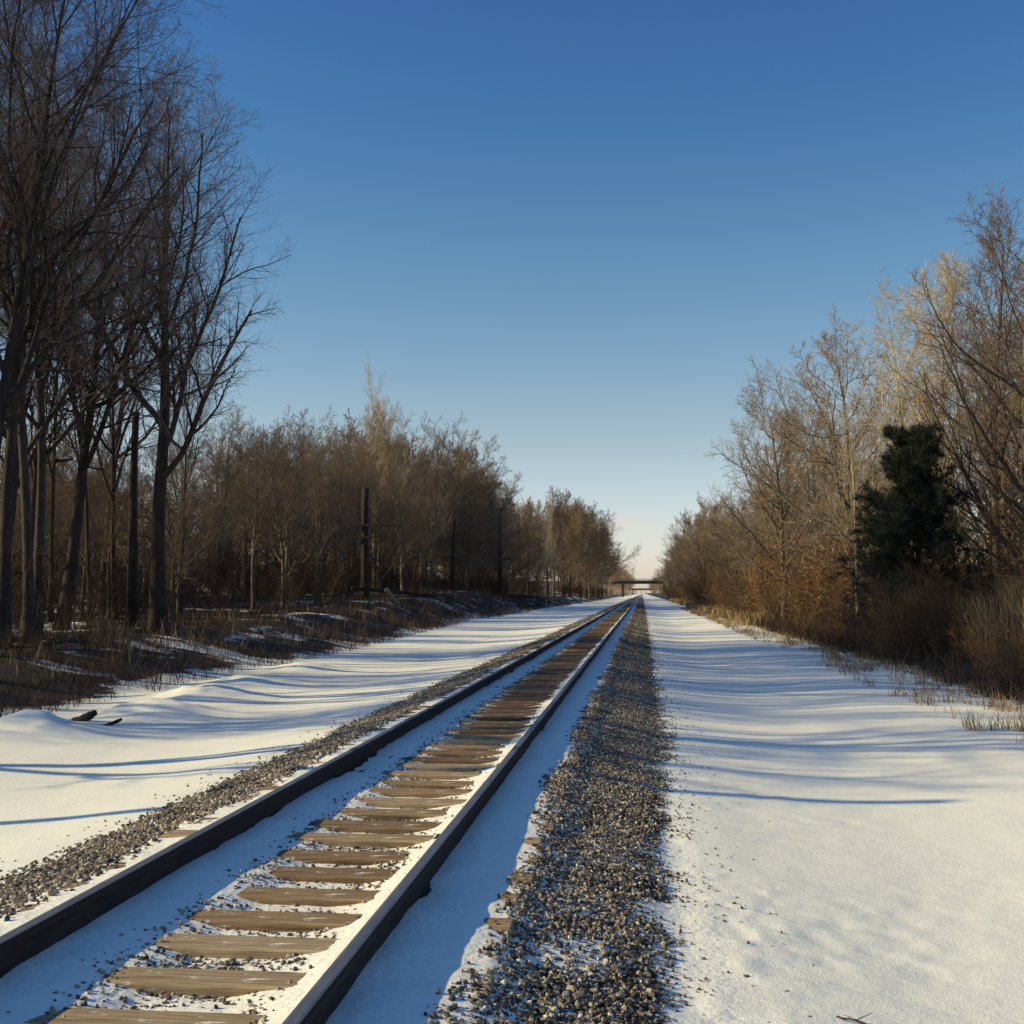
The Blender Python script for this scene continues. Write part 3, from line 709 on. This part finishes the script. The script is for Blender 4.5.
blades('far_edge_grass', x, y, rg.uniform(.3, .8, len(x)), 'grass', 'strip of tan grass where the far right wood meets the path', 'grass', 97, .5, .008, (.3, 1))

# ------------------------------------------------------------------ rust leaved shrubs and the pine
def leafy_shrub(px, Yd, H, seed, label, nleaf=2400):
    rg = np.random.default_rng(seed)
    x = px_x(px, Yd)
    r = empty('leafy_shrub', (x, Yd, ground_z(x, Yd)), label, 'shrub', 'rust leaved shrubs on the right bank')
    v, q = shrub_geo(seed, H, 6)
    link_obj('stems', make_mesh('stems', v, q, M['twig_brown']), r)
    c = v[rg.integers(len(v) // 3, len(v), nleaf)] + rg.normal(0, .06, (nleaf, 3))
    u = norm(rg.normal(0, 1, (nleaf, 3))); w = norm(np.cross(u, rg.normal(0, 1, (nleaf, 3))))
    s = rg.uniform(.03, .065, (nleaf, 1)); w = w * s * .6; u = u * s
    V = np.stack([c - u, c + w, c + u, c - w], 1).reshape(-1, 3)
    link_obj('leaves', make_mesh('leaves', V, np.arange(nleaf * 4).reshape(-1, 4), M['leaf'], flat=True, rnd=np.repeat(rg.uniform(0, 1, nleaf), 4)), r)
leafy_shrub(822, 56, 4.2, 601, 'rust orange leaved shrub left of the pine, the tallest of them')
leafy_shrub(798, 62, 4.0, 602, 'rust leaved shrub beneath the spreading tree over the path')
leafy_shrub(846, 50, 3.6, 603, 'orange leaved shrub close against the left side of the pine')
leafy_shrub(1014, 40, 3.2, 604, 'orange leaved shrub at the right edge beside the pine')
leafy_shrub(765, 84, 4.0, 605, 'rust brown leaved shrub farthest along the right wood')

def pine(px, Yd, H, W, seed, label):
    rg = np.random.default_rng(seed)
    x = px_x(px, Yd)
    r = empty('pine_tree', (x, Yd, ground_z(x, Yd)), label, 'tree')
    P0, R0 = trunk_line(H, .13, 12, (0, 0), .02, rg)
    v, q = tubes(P0, R0, 8); link_obj('trunk', make_mesh('trunk', v, q, M['bark_dark']), r)
    S, D, L = [], [], []
    for k in range(120):
        t = (k + .5) / 120; z = H * (.02 + .97 * t)
        env = np.interp(t, [0, .15, .45, .62, .70, .82, .93, 1], [.9, 1.0, .90, .70, .54, .62, .5, .26])
        a = rg.uniform(0, 6.28); up = rg.uniform(-.2, .3) + .5 * t
        S.append((0, 0, z)); D.append((math.cos(a), math.sin(a), up)); L.append(W * env * rg.uniform(.45, 1.2))
    # one outlying bough to the right of the top, as in the photo
    S.append((0, 0, H * .66)); D.append((.8, -.2, .62)); L.append(W * .78)
    S.append((0, 0, H * .60)); D.append((.85, .1, .5)); L.append(W * .85)
    S, D, L = np.array(S), norm(np.array(D)), np.array(L); K = 7; n = len(S)
    P = np.empty((n, K, 3)); P[:, 0] = S; d = D
    for k in range(1, K):
        d = norm(d + rg.normal(0, .08, (n, 3)) + np.array([0, 0, .03])); P[:, k] = P[:, k-1] + d * (L / (K-1))[:, None]
    R = np.linspace(.03, .008, K)[None] * np.ones((n, 1))
    P1, R1 = grow(P, R, 16, 4, .12, 52, .36, .6, .1, .06, rg, .3, .005)
    v, q = join([tubes(P, R, 4), tubes(P1, R1, 3)]); link_obj('branches', make_mesh('branches', v, q, M['bark_dark']), r)
    tn = 6
    t = rg.uniform(.25, 1, (len(P1), tn)); c, T = bez(P1, t); c = c.reshape(-1, 3); T = T.reshape(-1, 3)
    m = 15; c = np.repeat(c, m, 0); T = np.repeat(T, m, 0); N = len(c)
    dd = norm(T * .7 + rg.normal(0, .6, (N, 3)) + np.array([0, 0, .15])); ln = rg.uniform(.12, .26, (N, 1))
    w = norm(np.cross(dd, rg.normal(0, 1, (N, 3)))) * .006
    V = np.stack([c - w, c + w, c + dd * ln + w * .3, c + dd * ln - w * .3], 1).reshape(-1, 3)
    link_obj('needles', make_mesh('needles', V, np.arange(N * 4).reshape(-1, 4), M['needle'], flat=True, rnd=np.repeat(rg.uniform(0, 1, N), 4)), r)
pine(914, 41, 6.8, 2.15, 701, 'dark green pine tree standing among the bare trees on the right bank')

# ------------------------------------------------------------------ telegraph poles
def pole(x, Yd, H, r, label, arms=(), ins=False, split=False, lean=0.0):
    z = ground_z(x, Yd)
    o = empty('telegraph_pole', (x, Yd, z), label, 'telegraph pole', 'old telegraph poles along the left wood')
    o.rotation_euler = (0, lean, 0)
    mb = MB(); hs = np.linspace(-.5, H, 8)
    mb.tube(np.stack([np.sin(hs * .8) * .02, np.cos(hs * .7) * .02, hs], -1), np.linspace(r * 1.15, r * .85, 8), 12)
    mb.build('shaft', M['old_wood'], o, False)
    if split:
        mb = MB(); mb.box((-r * 1.0, -.04, H * .26), (.05, .10, H * .46), 0, .012); mb.build('split_strip', M['split_wood'], o)
    for (h, x0, x1) in arms:
        mb = MB(); mb.box(((x0 + x1) / 2, -r - .05, h), (x1 - x0, .12, .17), 0, .012); mb.build('crossarm', M['old_wood'], o)
    if ins:
        for h, wd in ((H - .05, .26), (H - .75, .36)):
            mb = MB(); hs = np.array([0, .06, .16, .26, .32]); mb.tube(np.stack([hs * 0, hs * 0 - (0 if h > H - .3 else r), hs + h], -1), wd * np.array([.5, 1, .85, .6, .2]), 10)
            mb.build('insulator', M['glass_cap'], o, False)
    return o
pole(px_x(133, 42), 42, 7.7, .14, 'nearest telegraph pole in view, with a pale split down its left side', split=True)
pole(px_x(365, 85), 85, 8.0, .27, 'thick dark telegraph pole with one crossarm, second from the left', arms=((5.35, -1.0, 2.6), (4.5, -1.1, .9)))
pole(px_x(452, 135), 135, 8.0, .2, 'thin telegraph pole, third from the left', arms=((3.7, -.9, .5),), lean=.03)
pole(px_x(500, 168), 168, 12.0, .24, 'telegraph pole with white insulators on its top, fourth from the left', arms=((5.0, -1.0, 1.6),), ins=True)
for i, (px, Yd) in enumerate(((528, 215), (547, 258), (570, 303), (579, 345))):
    pole(px_x(px, Yd), Yd, 8.5, .2, ['fifth telegraph pole, dark against the wood right of the insulator pole', 'sixth telegraph pole, small and dark before the gap in the wood', 'seventh telegraph pole, small, in front of the far round wood', 'farthest telegraph pole seen beside the far round wood'][i], arms=((4.2, -1, 1),))
pole(-16.8, 9.2, 8.95, .12, 'telegraph pole beyond the left edge whose thin shadow crosses the path')
def wire(a, b, sag, label):
    t = np.linspace(0, 1, 14)
    P = np.array(a)[None] * (1 - t[:, None]) + np.array(b)[None] * t[:, None]; P[:, 2] -= sag * 4 * t * (1 - t)
    mb = MB(); mb.tube(P, np.full(14, .012), 5); tag(mb.build('telegraph_wire', M['wire'], None, False), label, 'wire', 'telegraph wires')
p3, p4, p5 = (px_x(452, 135), 134.7), (px_x(500, 168), 167.7), (px_x(528, 215), 214.7)
z3, z4, z5 = [ground_z(*p) for p in (p3, p4, p5)]
wire((p3[0] - .6, p3[1], z3 + 3.75), (p4[0] + .9, p4[1], z4 + 5.05), .3, 'slack wire between the third and fourth telegraph poles')
wire((p4[0] + .9, p4[1], z4 + 5.05), (p5[0] - .4, p5[1], z5 + 4.3), .4, 'slack wire between the fourth and fifth telegraph poles')

# ------------------------------------------------------------------ logs, sticks, marker post
def log(p0, p1, r, label, mat='old_wood', name='fallen_log', seed=0, snow=False):
    rg = np.random.default_rng(seed); t = np.linspace(0, 1, 9)
    P = np.array(p0)[None] * (1 - t[:, None]) + np.array(p1)[None] * t[:, None]
    L = np.linalg.norm(np.array(p1) - np.array(p0)); P[1:-1] += rg.normal(0, .012 * L, (7, 3)) * .6
    o = empty(name, p0, label, 'stick' if r < .02 else 'log')
    mb = MB(); mb.tube(P - np.array(p0), r * np.linspace(1, .55, 9) * rg.uniform(.85, 1.1, 9), 9); mb.build('stem', M[mat], o, False)
    if r < .02:
        mb = MB()
        for k in (3, 5): mb.tube(np.array([P[k], P[k] + np.array([.09 * (1 if k == 3 else -1), .07, .015])]) - np.array(p0), np.array([r * .6, r * .25]), 6)
        mb.build('side_twig', M[mat], o, False)
    if snow:
        mb = MB(); mb.tube(P[1:8] - np.array(p0) + np.array([0, 0, r * .75]), r * .6 * np.array([.2, .9, .7, 1, .8, .9, .2]), 8); mb.build('snow_cap', M['snowcap'], o, False)
    return o
def on(x, y, dz=0.0): return (x, y, ground_z(x, y) + dz)
log(on(px_x(352, 84), 84, .9), on(px_x(452, 92), 92, 1.6), .13, 'long dark fallen trunk lying right of the second telegraph pole', seed=1)
log(on(px_x(386, 80), 80, 1.0), on(px_x(400, 80.5), 80.5, .2), .15, 'short grey broken stub leaning at the fallen trunk', seed=2, mat='split_wood')
log(on(px_x(82, 40), 38, 5.6), on(px_x(120, 44), 40, 5.9), .07, 'snow topped broken limb hanging near the first telegraph pole', seed=3, snow=True)
log(on(-9.6, 20.2, -.05), on(-9.2, 20.1, .16), .10, 'dark broken stump end sticking out of the left snow drift', seed=4)
log(on(-8.9, 19.6, -.06), on(-8.6, 19.8, .10), .045, 'short reddish stick poking from the snow right of the stump end', seed=5)
log(on(.86, 5.82, .012), on(1.06, 5.72, .02), .0045, 'dark forked twig lying on the right snow path', seed=6, name='twig')
log(on(.78, 5.05, .010), on(.80, 5.25, .014), .004, 'short thin twig lying on the snow near the bottom edge', seed=7, name='twig')
mz = ground_z(-5.1, 520)
o = empty('marker_post', (-5.1, 520, mz), 'small white trackside marker post near the bridge, left of the rails', 'post')
mb = MB(); mb.box((0, 0, .7), (.35, .12, 1.8), 0, .02); mb.build('post', M['white'], o)
mb = MB(); mb.box((0, -.08, 1.75), (.6, .04, .6), 0, .01); mb.build('plate', M['white'], o)

# ------------------------------------------------------------------ bridges
def bridge(Yd, zb, dep, x0, x1, piers, label, wdt=9.0):
    o = empty('road_bridge', (0, Yd, -.5), label, 'bridge', 'road bridges over the track')
    o_z = zb + .5
    mb = MB()
    for s in (-1, 1): mb.box(((x0 + x1) / 2, s * (wdt / 2 - .3), o_z + dep * .35), (x1 - x0, .5, dep * .7))
    mb.build('girder', M['bridge'], o)
    mb = MB(); mb.box(((x0 + x1) / 2, 0, o_z + dep * .7 + .16), (x1 - x0, wdt + .6, .3)); mb.build('deck', M['concrete'], o)
    for s in (-1, 1):
        mb = MB()
        for x in np.arange(x0 + 1, x1, 2.4): mb.box((x, s * wdt / 2, o_z + dep * .7 + .75), (.12, .12, .88))
        for h in (.7, 1.15): mb.box(((x0 + x1) / 2, s * (wdt / 2 + .1), o_z + dep * .7 + h), (x1 - x0, .07, .09))
        mb.build('railing', M['bridge'], o)
    for px_ in piers:
        mb = MB(); mb.box((px_, 0, o_z - .45), (1.6, wdt, .88))
        for s in (-1, 0, 1): mb.box((px_, s * wdt * .36, (o_z - .9 - 1.5) / 2), (1.3, 1.3, o_z - .9 + 1.5))
        mb.build('pier', M['bridge'], o)
    for x, s in ((x0, -1), (x1, 1)):
        mb = MB(); mb.box((x + s * 1.0, 0, (o_z + dep - 1.5) / 2), (2.4, wdt + 1, o_z + dep + 1.3)); mb.build('abutment', M['concrete'], o)
bridge(690, 6.5, 2.3, -24, 20, (-10.8, 12.2), 'dark steel road bridge crossing the track at the end of the view')
bridge(1700, 5.4, 2.6, -26, 30, (-13, 18), 'second, fainter bridge seen beneath the nearer bridge')
for Yd, sides in ((690, (-1, 1)), (1700, (-1, 1))):
    for s in sides:
        xs_ = np.linspace(0, 90, 16); ys_ = np.linspace(-14, 14, 9)
        A, B, Qe = grid(xs_, ys_)
        h = (8.0 if Yd == 690 else 7.2) * np.clip((14 - np.abs(B)) / 9, 0, 1) * np.clip(A / 3 + .15, 0, 1)
        X_ = s * (A + (21.5 if s > 0 else 25.5) + (9 if Yd > 1000 else 0))
        V = np.stack([X_, B + Yd, terrain(X_, B + Yd) - .3 + h], -1)
        if s < 0: Qe = Qe[:, ::-1]
        tag(link_obj('road_embankment', make_mesh('road_embankment', V, Qe, M['ground'], extra={'litter': np.full(len(V), .75)})), 'wooded earth embankment carrying the road to the bridge', kind='structure')

# ------------------------------------------------------------------ sky
w = bpy.data.worlds.new('World'); scene.world = w; w.use_nodes = True
t = NT(w.node_tree); w.node_tree.nodes.clear()
sky = t.n('ShaderNodeTexSky', sky_type='NISHITA', sun_disc=False, sun_elevation=SUN_EL, sun_rotation=rad(-99))
sky.air_density, sky.dust_density, sky.ozone_density = 1.0, 0.6, 2.0
gen = t.n('ShaderNodeTexCoord').outputs['Generated']
z = t.n('ShaderNodeSeparateXYZ', inp={0: gen}).outputs['Z']
tint = t.ramp(z, [(0.0, (1.8, 1.62, 1.9)), (.027, (1.73, 1.59, 1.80)), (.124, (1.35, 1.27, 1.21)), (.242, (.85, 1.11, 1.19)), (.37, (.49, .91, 1.21)), (.45, (.44, .80, 1.22)), (1.0, (.42, .82, 1.3))])
col = t.mix(1.0, sky.outputs[0], tint, 'MULTIPLY')
sx = t.n('ShaderNodeSeparateXYZ', inp={0: gen})
yy = t.math('MAXIMUM', sx.outputs['Y'], .05)
cu = t.math('DIVIDE', t.math('ADD', t.math('DIVIDE', sx.outputs['X'], yy), .012), .022)
cv = t.math('DIVIDE', t.math('SUBTRACT', t.math('DIVIDE', sx.outputs['Z'], yy), .0570), .0062)
cl = t.math('EXPONENT', t.math('MULTIPLY', t.math('ADD', t.math('MULTIPLY', cu, cu), t.math('MULTIPLY', cv, cv)), -1.0))
cn = t.noise(t.mapping(gen, (60, 60, 240)), 1.0, 4)
cl = t.math('MULTIPLY', t.math('MULTIPLY', cl, cn), 1.1, True)
col = t.mix(cl, col, (7.8, 6.7, 6.2))
bg = t.n('ShaderNodeBackground', inp={'Color': col, 'Strength': 0.10})
out = t.n('ShaderNodeOutputWorld')
link(t, bg.outputs[0], out.inputs['Surface'])

scene.view_settings.view_transform = 'Standard'
scene.view_settings.look = 'None'
scene.view_settings.exposure = 0
scene.view_settings.gamma = 1
scene.cycles.max_bounces = 6
scene.cycles.diffuse_bounces = 3
